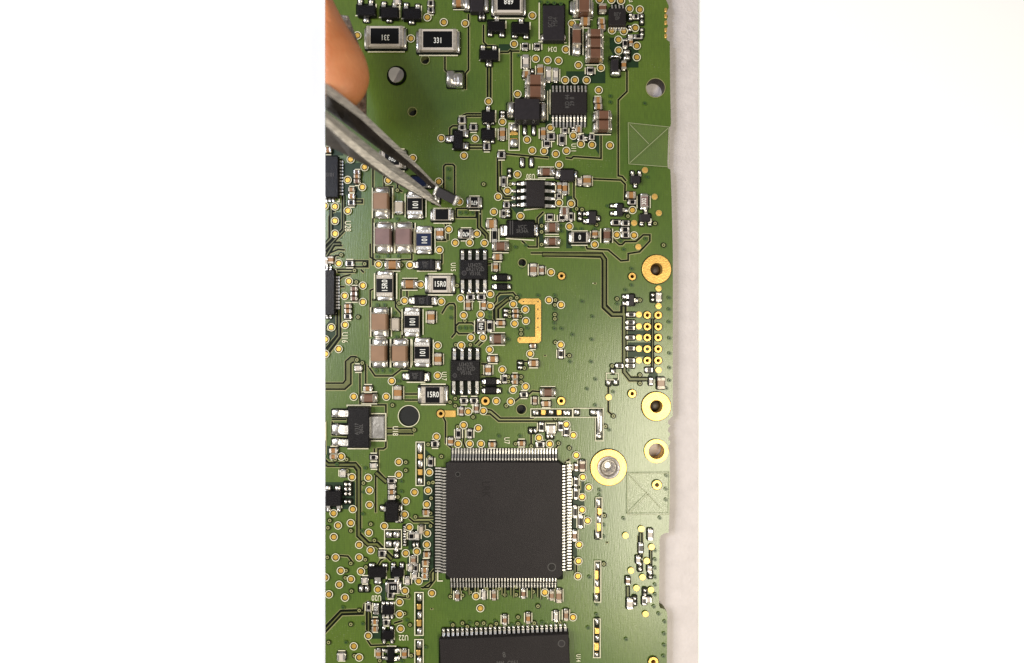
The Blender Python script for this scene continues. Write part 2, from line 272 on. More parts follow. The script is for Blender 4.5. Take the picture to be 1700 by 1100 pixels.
# small chips: x,y,w,h,kind   kind: r resistor, t tan cap, g grey part, b brown cap, s bare silver part
SM = """715,5,10,9,r 715,16,10,9,r 800,27,11,10,s 872,76,10,11,r 892,76,10,11,r 873,101,10,22,g 897,116,10,20,t 874,122,12,10,t 911,122,8,24,g 923,123,8,22,g 659,2,12,8,g 884,122,5,18,s
1001,12,12,14,b 999,34,11,9,t 1000,44,11,8,t 972,34,15,13,t 1047,27,7,12,s 1056,27,10,8,r 1066,30,6,18,s 1066,52,6,14,s 1046,46,7,10,s 1060,60,14,7,r 1047,61,8,9,g 1048,69,6,9,t 1038,71,8,14,r 1041,90,12,18,s 1036,107,8,14,t 980,116,11,12,r
767,199,12,10,r 767,211,12,9,r 786,211,12,10,r 808,243,11,11,r 832.5,256.5,12,11,r 834,189,8,12,s 834,221,9,20,t 902,220,8,18,t 915,226,13,10,r 908,238,10,12,r 933,231,9,18,r 938,216,8,10,r
993,165,12,10,t 994,176,12,9,t 961,214,10,9,t 965,228,10,10,r 983,227,9,9,r 973,230,7,8,s 952,214,7,9,s
592,285,10,6.5,b 592,292,10,6.5,t 592,300,10,7,b 583,314,10,7,t 583,325,10,8,t 583,336,11,9,r 662,343,13,20,p 836,300,7,16,r 846,287,6,16,s 841,340,10,10,r 836,354,7,13,r 844,354,8,13,s 816,371,17,14,t 821,390,9,24,r
913,360,10,11,r 933,361,10,11,r 937,350,13,12,b 929,310,7,15,t 938,312,8,20,t 928,325,7,9,r 942,349,6,10,g 948,359,7,14,r 941,360,6,10,g 963,301,8,12,g 975,299,13,17,t
963,358,7,16,s 1048,323,15,11,t 1050,335,13,8,r 1023,369,15,9,r 1039,370,13,9,r 1038,381,14,9,r 1039,390,13,9,r 988,388,9,12,t 730,387,12,18,t 549,431,9,12,t 580,437,13,9,r 541,434,6,14,g
587,479,11,7,b 587,487,11,7,b 587,495,11,7,b 577,508,11,7,t 577,516,11,7,t 577,525,12,8,r 656,538,13,20,p 715.5,526,12,20,t 826,426,15,10,t 823,443,8,14,t 781,493,13,9,r 799,493,13,9,r 777,506,8,16,t 803,506,8,15,t
813,541,9,18,r 831,536,15,8,t 840,519,9,14,s 856,516,10,6.5,t 856,524,10,6.5,t 885.5,447,11,20,k 899.5,448,8,14,k 1048,522,14,7,r 1047,535,14,7,r 1047,544,14,7,r 1047,560,14,7,r 1047,578,14,7,r 1047,598,14,7,r 1047,607,14,6.5,r
1029,607,12,7,r 1078,614,12,8,r 1084,493,6,15,s 1094,493,9,15,g 1081,633,6,12,g 1098,636,12,19,k 594,611,12,9,g 610,645,14,8,t 660,652,13,22,t 727,596,12,19,t 818,596,17,10,t 810.5,614,10,17,t 838,629,8,14,r 855,625,10,6.5,t 855,634,10,6.5,t
885,574,10,7,k 864,606,9,14,s 886,603,16,10,t 931,587,8,15,r 888,665,7,13,k 907,670,15,9,t 870,655,12,8,r 770,665,12,9,r 787,665,12,9,r 766,683,7,14,k 791,678,7,15,k
553,748,13,8,t 553,758,12,7,t 569,786,10,12,g 620,759,12,8,r 620,773,12,8,g 650,798,14,8,r 650,808,12,8,g 650,817,12,7,t 650,826,12,8,g 577,804,13,7,s 577,812,13,7,s 577,820,13,6,s 577,833,13,7,s 722,737,12,10,r 715,767,8,15,r
761,720,8,16,r 780,720,8,15,r 748,733,9,13,t 817,738,12,8,t 866,736,12,8,t 885,715,14,9,s 899,709,8,15,r 915,713,15,14,g 913,724,12,9,s 931,708,8,15,r 897,738,14,9,r 940,717,8,14,r
967,774,9,18,b 957,776,6,12,k 956,800,6,14,r 956,820,6,18,r 955,850,6,20,r 964,866,7,22,r 954,890,7,18,k 634,919,12,10,r 658,918,8,18,s 672,884,6,9,s 672,893,6,9,s 672,902,6,9,s 672,876,6,7,s 699,880,7,14,p 683,890,9,13,r 692,890,8,13,g 690,905,11,9,s
708,921,11,8,t 706,935,11,8,t 705,947,11,8,t 705,957,10,7,t 707,851,11,8,t 686,930,8,13,k 681,943,7,12,g 690,943,7,14,r 688,957,8,11,g 676,965,8,13,g 605,964,11,9,g 604,978,18,11,s 612,1008,7,14,r 641,1033,11,9,r 648,988,11,9,r 622,1033,10,8,t 622,1045,10,8,t
628,1086,8,14,t 671,1086,8,14,t 566,1091,13,12,g 759,990,7,16,k 803,988,7,16,g 820,989,7,16,k 869,986,7,16,k 916,989,7,16,k 928,990,9,22,k 838,1030,7,16,k 877,1027,7,17,t 923,1024,7,17,g 940,1022,7,18,k
1080,888,8,18,g 1064,910,7,16,r 1060,930,7,12,g 1063,941,7,16,s 1079,945,7,10,g 1080,955,7,12,s 1043,965,7,12,k 1046,1003,10,17,g 1054,998,6,16,s 1071,984,6,14,s 1070,998,7,13,r 1077,996,10,9,g 544,248,10,9,t 721,331,8,12,s"""
# larger capacitors: body x0,y0,x1,y1, axis, tone, height px ; pad extent grows by g
CP = """619,317,644,349,v,cmid,16,9 622,376,648,408,v,cmauve,16,9 656,376,682,408,v,cmauve,16,9 616,518,642,550,v,cmid,16,8 615,571,640,602,v,cmid,16,8 650,571,675,602,v,cmid,16,8
957,-8,983,18,h,cbrown,20,3 951,46,965,73,v,cbrown,14,11 976,46,1002,59,h,cbrown,20,1 976,62,1002,77,h,cbrown,20,1 976,79,1002,95,h,cbrown,20,1 875,122,903,139,h,cbrown,18,2 875,141,903,160,h,cbrown,18,2
990,182,1015,196,h,cbrown,18,2 990,198,1015,214,h,cbrown,18,2 820,401,842,415,h,cbrown,10,2 816,555,836,570,h,cbrown,10,2 908,369,926,384,h,cbrown,10,2 908,394,926,406,h,cbrown,10,3 897,278,917,290,h,cbrown,8,3
641,432,661,446,h,ctan,8,2 669,464,690,478,h,ctan,8,2 1003,380,1014,399,v,cbrown,10,2 600,654,623,668,h,cbrown,9,1 900,645,920,658,h,cbrown,9,2 754,-8,768,9,h,ctan,8,2"""
# labelled chip resistors: full x0,y0,x1,y1, axis, fraction of black, text, rotation, black material, height
RS = """606,44,673,79,h,.70,331,180,black,9 692,49,762,85,h,.69,331,0,black,9 817,-20,872,23,h,.68,6R8,180,black,9 676,318,702,361,v,.48,101,-90,black,7 691,376,717,420,v,.48,101,-90,navy,7
716,347,752,366,h,.60,,0,black,8 776,327,799,345,h,.52,470,180,black,6 762,380,785,396,h,.52,470,180,black,6 625,451,653,497,v,.50,15R0,90,black,7 707,457,754,486,h,.48,15R0,0,black,7 671,511,697,557,v,.45,101,-90,black,7
688,562,714,608,v,.45,101,-90,black,7 695,641,742,669,h,.51,15R0,0,black,7 792,530,806,553,v,.62,470,90,black,5 946,385,979,403,h,.62,0,0,black,7 1063,322,1076,346,v,.66,302,90,cmauve,6 641,966,665,984,h,.58,151,180,black,6 620,1003,629,1019,v,.6,152,90,black,4
630,248,673,279,h,.55,680,-20,black,8"""
# diodes / small moulded: body x0,y0,x1,y1, h, leads list (dir:x0:y0:x1:y1 px), material, text, textrot
MO = """593,8,623,25,10,epoxyb,604:24:614:38;595:0:603:9;613:1:621:10 632,11,661,29,10,epoxyb,642:28:652:38;634:4:642:12;652:5:660:13 669,13,698,31,10,epoxyb,679:30:689:41;671:6:679:15;690:8:698:16
810,34,838,51,10,epoxyb,810:50:818:61;829:50:838:62;821:28:829:36 850,38,878,55,10,epoxyb,850:54:859:64;869:54:878:65;861:32:869:40 797,82,827,98,10,epoxyb,807:97:817:111;798:76:806:84;817:77:825:85
801,184,821,201,10,epoxyb,802:198:809:207;815:198:821:207;807:177:814:186;809:198:813:206 800,214,821,231,10,epoxyb,802:228:809:238;815:228:821:238;808:207:814:216;809:228:813:236 753,216,768,247,10,epoxyb,766:216:778:229;766:237:778:249;741:226:754:237
1048,291,1063,303,10,ferrite,1046:284:1052:292;1058:284:1064:292;1051:302:1057:312 1063,355,1080,367,9,ferrite,1061:366:1068:375;1075:366:1081:375;1068:346:1074:356 1025,338,1034,357,10,ferrite,1013:339:1026:345;1013:351:1026:358;1034:346:1042:353
978,350,990,371,10,ferrite,968:352:979:358;968:364:979:371;989:359:996:367 1045,488,1053,507,10,ferrite,1033:489:1046:496;1033:500:1046:507;1053:495:1059:502 824,455,842,466,7,epoxyb,817:457:825:465;842:457:848:465 824,471,842,481,7,epoxyb,817:472:825:480;842:472:848:480
806,627,824,639,7,epoxyb,800:629:807:637;824:629:832:637 805,642,824,653,7,epoxyb,800:644:806:652;824:644:832:652 694,431,722,448,9,epoxyb,687:434:695:446;721:432:732:449 688,491,716,506,9,epoxyb,680:493:689:505;716:492:726:507
679,615,704,632,9,epoxyb,669:619:680:630;703:618:714:633 842,366,887,393,10,epoxyb,831:374:843:393;886:372:893:393 612,942,640,959,9,epoxyb,613:934:623:946;635:934:644:946;622:958:634:968 650,944,669,958,9,epoxyb,650:933:657:944;664:933:671:944;655:957:664:966
634,1006,653,1021,8,epoxyb,634:997:640:1008;641:997:647:1008;648:997:654:1008;635:1020:640:1025;642:1020:647:1025;649:1020:654:1025 634,1048,653,1062,8,epoxyb,635:1038:641:1050;648:1038:654:1050;636:1061:641:1066;649:1061:654:1066 643,1077,654,1098,8,epoxyb,656:1074:665:1081;654:1087:665:1095;635:1075:643:1081;635:1087:643:1093
640,834,661,865,12,epoxyb,660:836:669:848;660:854:669:866;632:838:640:847 540,815,566,840,9,epoxyb,541:806:550:820;557:806:566:820;543:840:550:848;560:840:567:848 578,676,613,743,12,epoxyb,552:679:578:692;552:703:578:721;552:727:578:740
781,-14,803,18,12,ferrite,771:-10:782:20;802:-10:811:22 855,163,896,198,24,ferrite,842:171:856:198;895:172:906:203 931,281,953,299,12,ferrite,922:282:932:298;952:284:958:299 1015,98,1027,117,12,ferrite,1012:95:1030:99;1014:116:1029:128 683,292,707,308,9,navy,706:302:717:313
902,8,937,66,12,ferrite,898:58:938:70"""
P_ = """853,212,14,14 853,238,14,14 871,217,6,16 886,217,6,16 867,270,7,16 882,270,7,16 1017,616,7,9 1010,635,8,10 1022,634,8,10 889,684,11,9 915,684,9,9 938,684,7,9 944,684,6,10 957,684,9,10 985,684,11,10 995,700,10,44 994,723,11,9
698,742,9,18 698,769,9,14 698,798,9,12 993,834,9,16 994,861,8,14 992,887,9,14 992,938,8,12 991,967,8,13 990,991,8,13 991,1030,7,11 991,1058,7,10 990,1085,8,8 697,990,9,14 697,1019,8,12 697,1046,9,11 697,1068,9,14 697,1095,9,14
646,886,11,11 659,886,11,11 646,902,11,11 659,902,11,11 950,13,9,22 1016,342,8,6 726,330,10,18"""
G_ = """698,757,8,8 698,783,8,10 995,848,7,11 994,874,7,13 990,953,7,15 991,978,8,11 991,1046,8,10 990,1072,8,13 902,684,8,9 928,684,8,9 696,1006,7,9 696,1033,8,11 695,1082,7,9 853,222,13,5 853,232,13,5"""
# silk boxes x0,y0,x1,y1
SB = """691,733,705,805 989,825,999,893 987,930,997,998 985,1026,996,1090 689,982,703,1053 689,1060,703,1112 639,878,667,910 881,678,950,692 951,677,1001,692 988,692,1001,731 1006,619,1026,630 845,205,862,250"""
# D: gaps in the copper pour (pixel polylines); closed if ends equal
D_ = [[(778,24),(778,116),(773,122),(773,148)],[(739,90),(739,116),(743,120)],[(803,42),(803,70),(809,76),(821,76)],[(849,85),(849,168)],[(849,85),(862,85)],[(828,87),(844,87),(848,83)],[(809.5,112),(809.5,164)],[(815,112),(815,164)],
[(768,192),(775,189),(798,189)],[(768,196),(776,193),(798,193)],[(747,226),(747,213),(752,209),(762,209)],[(779,241),(800,241)],[(779,246),(800,246)],[(836,255),(910,262)],
[(826,262),(826,316),(836,330),(850,330)],[(831,262),(831,314),(839,326),(850,326)],[(1041,118),(1041,152),(1026.5,166),(1026.5,292),(1033,293),(1039,300)],[(983,297),(1031,299),(1038,306),(1037,332)],[(940,262),(949,263),(952,260),(998,263),(998,225)],
[(953,303),(953,328),(957,333),(957,347)],[(1016,395),(1028,406),(1033,406),(1038,401),(1056,401),(1068,390),(1079,390),(1079,400),(1062,418),(1043,421),(1043,432),(1031,433),(1010,415),(975,413),(972,405)],
[(619.5,275),(619.5,440)],[(737,330),(737,276),(740,273),(752,273),(755,276),(755,330)],[(638,292),(638,310),(652,310),(652,340)],[(660,305),(661,315),(668,318)],[(758,346),(791,346),(791,361),(758,361),(758,346)],
[(793,345),(793,378),(806,392),(806,398)],[(798,345),(798,376),(810,388),(810,398)],[(615,405),(615,427),(624,432),(684,431),(684,410)],[(588,433),(611,433),(611,443),(588,443)],[(540,447),(589,447)],[(540,452),(589,452)],
[(615,558),(615,482),(620,480)],[(656,482),(657,510),(666,520),(668,560)],[(666,480),(666,500)],[(676,480),(676,500)],[(566,508),(566,560),(540,595)],[(560,512),(560,556),(540,580)],
[(734,520),(741,508),(746,504),(754,504),(756,508),(756,553),(750,560)],[(762,536),(784,536),(790,541),(790,549),(784,554),(762,554),(757,549),(757,541),(762,536)],[(612,608),(623,624),(652,624),(666,613),(680,613)],
[(540,636),(570,636),(574,631),(574,600),(583,592),(592,592)],[(540,646),(573,646),(583,637),(583,603),(588,601)],[(598,616),(598,672)],[(607.5,605),(607.5,640)],[(610,672),(641,672),(641,690)],[(673,654),(695,654)],[(673,664),(695,664)],
[(643,711),(686,711)],[(643,720),(686,720)],[(641,731),(641,742),(637,745),(628,745),(628,782),(640,795)],[(622,745),(622,752)],[(540,762),(546,768),(591,768),(599,777),(599,886),(613,900),(628,900),(652,924)],[(540,773),(588,775),(593,782),(593,890),(610,906),(625,906),(648,930)],
[(624,790),(624,850)],[(803,687),(814,687),(828,699),(905,699),(925,699)],[(808,679),(816,681),(831,694),(885,694),(890,690),(918,690)],[(770,712),(770,735),(774,746)],[(882,720),(882,738)],[(927,738),(921,746)],[(1010,642),(1010,653)],[(1010,664),(1010,683),(1018,690)],
[(680,860),(687,866),(713,866),(722,873)],[(690,860),(722,860)],[(722,944),(716,951),(716,966),(702,976)],[(540,1040),(566,1013),(598,1012)],[(540,1050),(568,1020),(603,1019),(605,1003),(612,998)],[(609,1014),(609,1045)],[(615,1014),(615,1045)],
[(610,1062),(616,1071),(646,1070)],[(565,922),(578,923),(585,932)],[(905,424),(998,427),(1000,433),(1000,511),(1015,525),(1034,525),(1034,618),(1045,632),(1062,632)],[(882,420),(1000,420),(1007,430),(1007,506),(1018,518),(1031,518),(1031,508)],
[(1039,508),(1039,616),(1046,626),(1062,626)],[(867,400),(878,410),(892,410),(892,362),(902,352)],[(828,487),(852,486),(859,494)],[(818,507),(824,500),(824,493),(831,486)],[(820,530),(820,511),(841,496)],[(828,530),(828,513),(843,500)],
[(789,571),(800,560)],[(795,574),(805,564)],[(855,666),(867,656)],[(876,656),(884,649),(895,650)],[(540,700),(540,760)],[(552,700),(552,721),(575,723)],[(552,696),(575,696)],[(1088,528),(1083,533),(1083,612)],[(1042,974),(1042,988)],[(1066,885),(1066,925)],[(1060,890),(1060,925)],[(1080,914),(1080,940)],
[(553,350),(547,360),(547,400),(540,408)],[(569,325),(569,380),(540,412)],[(540,425),(552,403),(565,402)],[(540,432),(556,408),(568,408)],[(548,420),(562,414),(572,415)],[(1035,565),(1035,600)],[(988,470),(988,470.5)],
[(555,352),(555,330)],[(571,345),(571,385),(540,417)],[(552,430),(558,424),(570,424)],[(540,438),(546,434)],[(562,465),(570,459),(582,456)],[(562,476),(572,476)],[(583,433),(583,442)],[(600,448),(604,452)],[(668,556),(690,556)],[(730,440),(734,436),(734,420)],[(725,399),(740,399),(740,372),(732,366)],[(744,398),(744,370)],[(812,430),(822,430)],[(812,438),(822,438)],[(785,600),(785,600.5)],[(800,604),(810,604)],[(800,622),(812,622)],[(808,645),(800,640)],[(905,590),(905,590.5)],[(941,590),(936,590)],[(860,610),(860,600),(876,600)],[(700,975),(712,975),(722,962),(722,948)],[(640,925),(632,930),(626,940)],[(660,990),(680,992)],[(655,1034),(668,1030)],[(682,1086),(690,1086)],[(717,1010),(717,1010.5)],[(945,762),(938,768)],[(962,800),(962,812)],[(950,925),(957,935),(957,950)],[(752,745),(740,735),(740,700),(735,690)],[(590,337),(602,337),(602,332),(588,332)],[(1008,900),(1008,900.5)]]
# T: traces x..,w
T_ = [([(812,112),(812,164)],2.5),([(828,262),(829,315),(838,328),(850,328)],2.2),([(795.5,345),(795.5,377),(808,390),(808,398)],2.5),([(902,422),(998,423),(1003.5,431),(1003.5,509),(1017,521.5),(1036,521.5),(1036.5,617),(1046,629),(1080,629)],3.6),
([(540,641),(571,641),(578.5,634),(578.5,601),(586,596),(592,596)],6),([(540,767),(545,771),(590,771),(596,779),(596,888),(611,903),(626,903),(650,927)],3.5),([(643,715.5),(688,715.5)],5),([(540,1045),(567,1016),(602,1015)],2),([(612,1014),(612,1050)],2),([(1035,508),(1035,521)],3),
([(824,530),(824,512),(842,497),(848,496)],3),([(621,497),(621,497.5)],2),([(625,785),(641,799)],4),([(1083,530),(1083,612)],1.3),([(1080,914),(1080,940)],1.6),([(1042,974),(1042,990)],3),([(1063,885),(1063,925)],2),([(563,512),(563,558),(540,588)],2),([(550,345),(550,395),(540,405)],2),([(540,428),(554,405),(565,405)],1.8),([(571,325),(571,382),(540,415)],1.5)]
# darker green gap areas: polygons
GAPS = [[(828,73),(850,73),(857,83),(843,86),(828,85)],[(1012,62),(1060,62),(1060,112),(1030,112),(1012,80)],[(940,118),(1005,118),(1005,138),(940,138)],[(950,218),(998,225),(998,262),(980,234),(950,236)],
[(905,135),(914,135),(914,262),(905,262)],[(940,325),(950,325),(950,412),(940,412)],[(893,355),(902,350),(902,410),(893,410)],[(542,240),(570,240),(570,258),(542,258)],[(862,300),(872,300),(872,345),(862,360),(845,340)],[(826,488),(850,490),(822,512),(822,500)],
[(1039,568),(1080,568),(1080,592),(1039,592)],[(1039,548),(1080,548),(1080,556),(1039,556)],[(1084,610),(1092,620),(1092,632),(1075,624)],[(948,835),(958,835),(958,960),(948,940)],[(700,740),(722,760),(722,960),(706,950)],[(678,878),(712,878),(712,912),(678,912)],[(676,925),(714,915),(714,965),(676,968)],
[(945,780),(970,780),(970,870),(950,870)],[(540,740),(552,740),(552,764),(540,760)],[(540,800),(590,800),(590,845),(540,845)],[(760,355),(760,350),(757,350)],[(790,415),(806,405),(806,470),(796,470)],[(606,1000),(636,1000),(636,1060),(606,1060)],[(632,968),(640,968),(640,1000),(632,1000)],
[(540,540),(562,515),(568,560),(540,590)],[(552,352),(568,352),(568,396),(552,396)],[(563,280),(575,270),(600,270),(600,330),(563,320)]]
# silk designators: text,x,y,cap,rot
TX = """D34,917,81,8,180 U11,952,245,8,-90 U28,577,375,10,-90 U30,881,292,8,180 U15,752,443,8,-90 U16,572,560,10,-90 U18,656,715,9,-90 U7,841,731,9,-90 U20,625,992,9,180 U22,670,1058,9,180 U17,737,624,8,-90 U14,960,1092,7,-90 R2,1047,1,5,20"""

def P2(s): return [tuple(float(a) for a in t.split(',')) for t in s.split()]
def off(x, y): return x
OUT = [(540,-60),(1105,-60),(1106,0),(1110,9),(1110,13),(1106,17),(1105,22),(1109,26),(1107,32),(1106,38),(1109,42),(1106,50),(1106,58),(1107,66),(1112,69),(1112.5,140),(1114,205),(1113,209),(1110,213),(1108,270),(1109,279),(1113,281),(1115,330),(1117,420),(1117,690),
 (1113,694),(1109,698),(1109,703),(1113,706),(1109,711),(1109,716),(1113,720),(1109,728),(1113,733),(1109,745),(1112,752),(1112,840),(1110,884),(1103,885),(1097,889),(1095,895),(1094,1003),(1096,1009),(1103,1011),(1107,1015),(1108,1022),(1107,1100),(1106,1160),(540,1160)]
THL = P2(TH); HOL = P2(HO)
holes = [circ(1088, 146, 15.5), circ(1089.5, 447, 10), circ(1089, 674, 10), circ(1010, 775, 17), circ(1089, 748, 13), circ(679, 690, 17)]
holes += [circ(x, y, r * .5 + .4, 16) for x, y, r in THL] + [circ(x, y, r, 20) for x, y, r in HOL]
curve_plate('board_panel', [(X(a), Y(b)) for a, b in reversed(OUT)], holes, -.170, 0, 'mask', board, 'edge')
pl = MB()  # added black discs keep the holes dark, standing in for shade
for x, y, r in THL: pl.disc(X(x), Y(y), r * .005 + .01, -.09, 'hole', 14)
for x, y, r in HOL: pl.disc(X(x), Y(y), r * .01 + .002, -.10, 'hole', 18)
tag(pl.build('hole_shade_disc', board), kind='stuff')

# copper relief under the mask
eps = 3e-5
sh = MB()
for i, poly in enumerate(GAPS):
    sh = MB(); sh.add([(X(a), Y(b), .001 + i * eps) for a, b in poly], [tuple(range(len(poly)))], 'gapmask'); sh.build('bare_board_area', board)
tr = MB()
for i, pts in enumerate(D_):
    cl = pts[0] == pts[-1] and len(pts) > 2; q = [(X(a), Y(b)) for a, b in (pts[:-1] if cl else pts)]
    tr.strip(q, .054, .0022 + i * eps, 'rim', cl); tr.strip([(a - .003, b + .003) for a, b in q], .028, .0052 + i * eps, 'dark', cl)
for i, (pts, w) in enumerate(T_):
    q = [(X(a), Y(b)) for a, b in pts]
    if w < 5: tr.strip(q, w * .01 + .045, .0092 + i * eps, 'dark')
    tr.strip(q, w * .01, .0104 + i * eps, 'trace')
tag(tr.build('copper_trace', board), kind='stuff')

clr = MB(); silk = MB(); K = [0, 0]
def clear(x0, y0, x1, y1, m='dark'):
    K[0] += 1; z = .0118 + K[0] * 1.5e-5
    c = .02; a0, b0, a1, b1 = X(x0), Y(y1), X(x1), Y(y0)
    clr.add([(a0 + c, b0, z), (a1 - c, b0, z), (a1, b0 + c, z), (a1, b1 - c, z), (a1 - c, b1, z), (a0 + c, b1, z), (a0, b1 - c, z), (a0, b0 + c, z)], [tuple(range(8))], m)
def sline(pts, w=.017, closed=False):
    K[1] += 1; silk.strip([(X(a), Y(b)) for a, b in pts], w, .0190 + K[1] * 1e-5, 'silk', closed)

# ---- pads and vias, one object each
def proto_via():
    a = MB(); a.disc(0, 0, .057, .0000, 'dark', 20); a.annulus(0, 0, .0545, .0675, .0004, 'silk', 24, .003); a.disc(.002, -.001, .0395, .002, 'goldpad', 20); return a
a = proto_via(); v0 = a.build('test_pad', board); v0.location = (X(682.5), Y(65), .0235); first = True
for x, y in P2(V):
    o = v0 if first else place(v0, 'test_pad', board); first = False
    o.location = (X(x), Y(y), .0235); o.rotation_euler.z = random.random() * 6
a = MB(); a.disc(0, 0, .054, 0, 'rim', 20); a.disc(.002, .002, .048, .001, 'gold', 20); g0 = a.build('gold_pad', board); first = True
for x, y in P2(GV):
    o = g0 if first else place(g0, 'gold_pad', board); first = False; o.location = (X(x), Y(y), .0235)
a = MB(); a.annulus(0, 0, .0, .044, 0, 'dark', 18); a.annulus(0, 0, .012, .029, .0006, 'rim', 16); a.disc(0, 0, .012, .0012, 'dark', 12); r0 = a.build('ring_via', board); first = True
for x, y in P2(RV):
    o = r0 if first else place(r0, 'ring_via', board); first = False; o.location = (X(x), Y(y), .0215)
a = MB(); a.disc(0, 0, .032, 0, 'dimple', 16); a.disc(.0, .0, .012, .001, 'hole', 12); t0 = a.build('tented_via', board); first = True
for x, y in P2(TV):
    o = t0 if first else place(t0, 'tented_via', board); first = False; o.location = (X(x), Y(y), .0205)
for x, y, r in THL:
    a = MB(); a.annulus(0, 0, r * .005, r * .01, 0, 'gold', 24, .005); a.annulus(0, 0, r * .01, r * .01 + .012, .0005, 'dark', 24)
    wall = [[(r * .005 * math.cos(6.2832 * i / 16), r * .005 * math.sin(6.2832 * i / 16), z) for i in range(16)] for z in (.002, -.11)]
    a.rings(wall, 'gold', cap=False); a.build('plated_hole', board, (X(x), Y(y), .0220))
for x, y, r in HOL:
    a = MB(); a.annulus(0, 0, r * .01, r * .01 + .012, 0, 'rim', 24); a.build('hole_rim', board, (X(x), Y(y), .0220))

def lathe(prof, m, n=32, smooth=True):
    a = MB(); rr = [[(r * math.cos(6.28318 * i / n), r * math.sin(6.28318 * i / n), z) for i in range(n)] for r, z in prof]
    a.rings(rr, m, smooth=smooth, cap=True); return a
for x, y in ((1089.5, 447), (1089, 674)):
    g = lathe([(.240, .0), (.240, .014), (.235, .018), (.108, .018), (.100, .010), (.099, -.12)], 'gold', 40, False); g.f.pop(); g.m.pop(); g.sm.pop()
    o = g.build('gold_ring', board, (X(x), Y(y), .012)); d = lathe([(.105, -.16), (.095, -.12), (.06, -.085), (.02, -.075)], 'steeldark'); d.build('rivet', o)
    a = MB(); a.annulus(0, 0, .239, .25, .0, 'dark', 40); a.build('ring_gap', o, (0, 0, 0))
g = lathe([(.300, .0), (.300, .014), (.295, .018), (.19, .018), (.180, .010)], 'gold', 44, False); g.f.pop(); g.m.pop(); g.sm.pop()
o = g.build('gold_ring', board, (X(1010), Y(775), .012))
d = lathe([(.190, .0), (.188, .045), (.170, .055), (.150, .045), (.135, -.02), (.125, -.03), (.120, .0), (.11, .002), (.095, -.04), (.09, -.13), (.08, -.13)], 'steel', 40, False); d.build('socket', o)
d = lathe([(.080, -.14), (.07, -.125), (.04, -.12), (.01, -.118)], 'tin'); d.build('contact', o)
a = MB(); a.annulus(0, 0, .299, .309, .0, 'dark', 44); a.build('ring_gap', o)
g = lathe([(.200, .0), (.200, .014), (.195, .018), (.133, .018), (.130, .010), (.129, -.16)], 'gold', 40, False); g.f.pop(); g.m.pop(); g.sm.pop(); g.build('gold_ring', board, (X(1089), Y(748), .012))
a = MB(); a.annulus(0, 0, .155, .166, 0, 'rim', 32); o = a.build('hole_rim', board, (X(1088), Y(146), .012))
d = lathe([(.153, .0), (.153, -.178)], 'steeldark', 36); d.f.pop(); d.m.pop(); d.sm.pop(); d.build('hole_wall', o)
d = lathe([(.168, -.14), (.168, -.02), (.160, -.012)], 'plug', 36, False); d.build('locating_peg', board, (X(679), Y(690), 0))
a = MB(); a.annulus(0, 0, .170, .182, 0, 'silk', 36); a.build('peg_outline', board, (X(679), Y(690), .022))
for y in (17, 27, 38, 50, 60):
    a = MB(); a.block(-.022, -.035, .02, .035, 0, .012, 'gold'); a.build('edge_contact', board, (X(1105), Y(y), .01))

# gold bracket shaped pad and contact
a = MB(); q = [(862,498),(866,495.5),(894,495.5),(898,499),(898,565),(895,569),(862,569),(859,566),(859,562),(862,559),(888.5,559),(888.5,505),(866,505),(860,501)]
a.add([(X(x), Y(y), .0235) for x, y in reversed(q)], [tuple(range(len(q)))], 'gold'); o = a.build('gold_bracket_pad', board)
for x, y in ((869,500.5),(893,500.5),(893,513),(893,528),(893,543),(863,562)): a = MB(); a.disc(X(x), Y(y), .012, .0245, 'hole', 10); a.build('pin_hole', o)
a = MB(); a.block(X(738), Y(692), X(757), Y(680.5), .012, .022, 'gold'); a.build('gold_contact', board)

# ---- soldered parts
def solder(a, cx, cy, w, h, z1=.05, m='solder'):
    a.dome(X(cx), Y(cy), w * .01, h * .01, .010, z1, m, off=(random.uniform(-.15, .15) * w * .01, random.uniform(-.15, .15) * h * .01))
for x, y, w, h in P2(P_):
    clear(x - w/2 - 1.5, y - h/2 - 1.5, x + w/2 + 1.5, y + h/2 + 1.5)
    a = MB(); solder(a, x, y, w, h, .035 + .0016 * min(w, h)); a.build('solder_pad', board)
for x, y, w, h in P2(G_):
    a = MB(); a.block(X(x - w/2), Y(y + h/2), X(x + w/2), Y(y - h/2), .012, .026, 'gold'); a.build('gold_contact', board)
def facet(cx, cy, w, h, z1, name, loc, turn=0., apex=(0, 0), n=4):
    a = MB(); c = [(cx + w / 2 * math.cos(turn + 2 * math.pi * i / n), cy + h / 2 * math.sin(turn + 2 * math.pi * i / n), .0) for i in range(n)]
    t = (cx + apex[0], cy + apex[1], z1)
    for i in range(n):
        p, q = c[i], c[(i + 1) % n]; m_ = tuple((p[k] + q[k]) / 2 for k in range(3)); m2 = tuple((m_[k] * .8 + t[k] * .2) for k in range(2)) + (z1 * .35,)
        a.add([p, m_, q, t], [(0, 1, 3), (1, 2, 3)], 'facet')
    return a.build(name, board, loc)
a = MB(); n = 20
for s, z_ in ((-1, .035), (1, .045)):
    # solder fill in two halves, tilted so one catches light and one stays dark
    g = math.radians(62); u = (math.cos(g), math.sin(g)); pts = [(.125 * math.cos(g + s * math.pi * k / n), .125 * math.sin(g + s * math.pi * k / n)) for k in range(n + 1)]
    P3 = [(x, y, .012 + z_ * abs(x * -u[1] + y * u[0]) / .125) for x, y in pts]
    a.add(P3 if s > 0 else P3[::-1], [tuple(range(n + 1))], 'facet')
a.build('split_solder_fill', board, (X(659), Y(126), .01))
clear(741, 117, 771, 148)
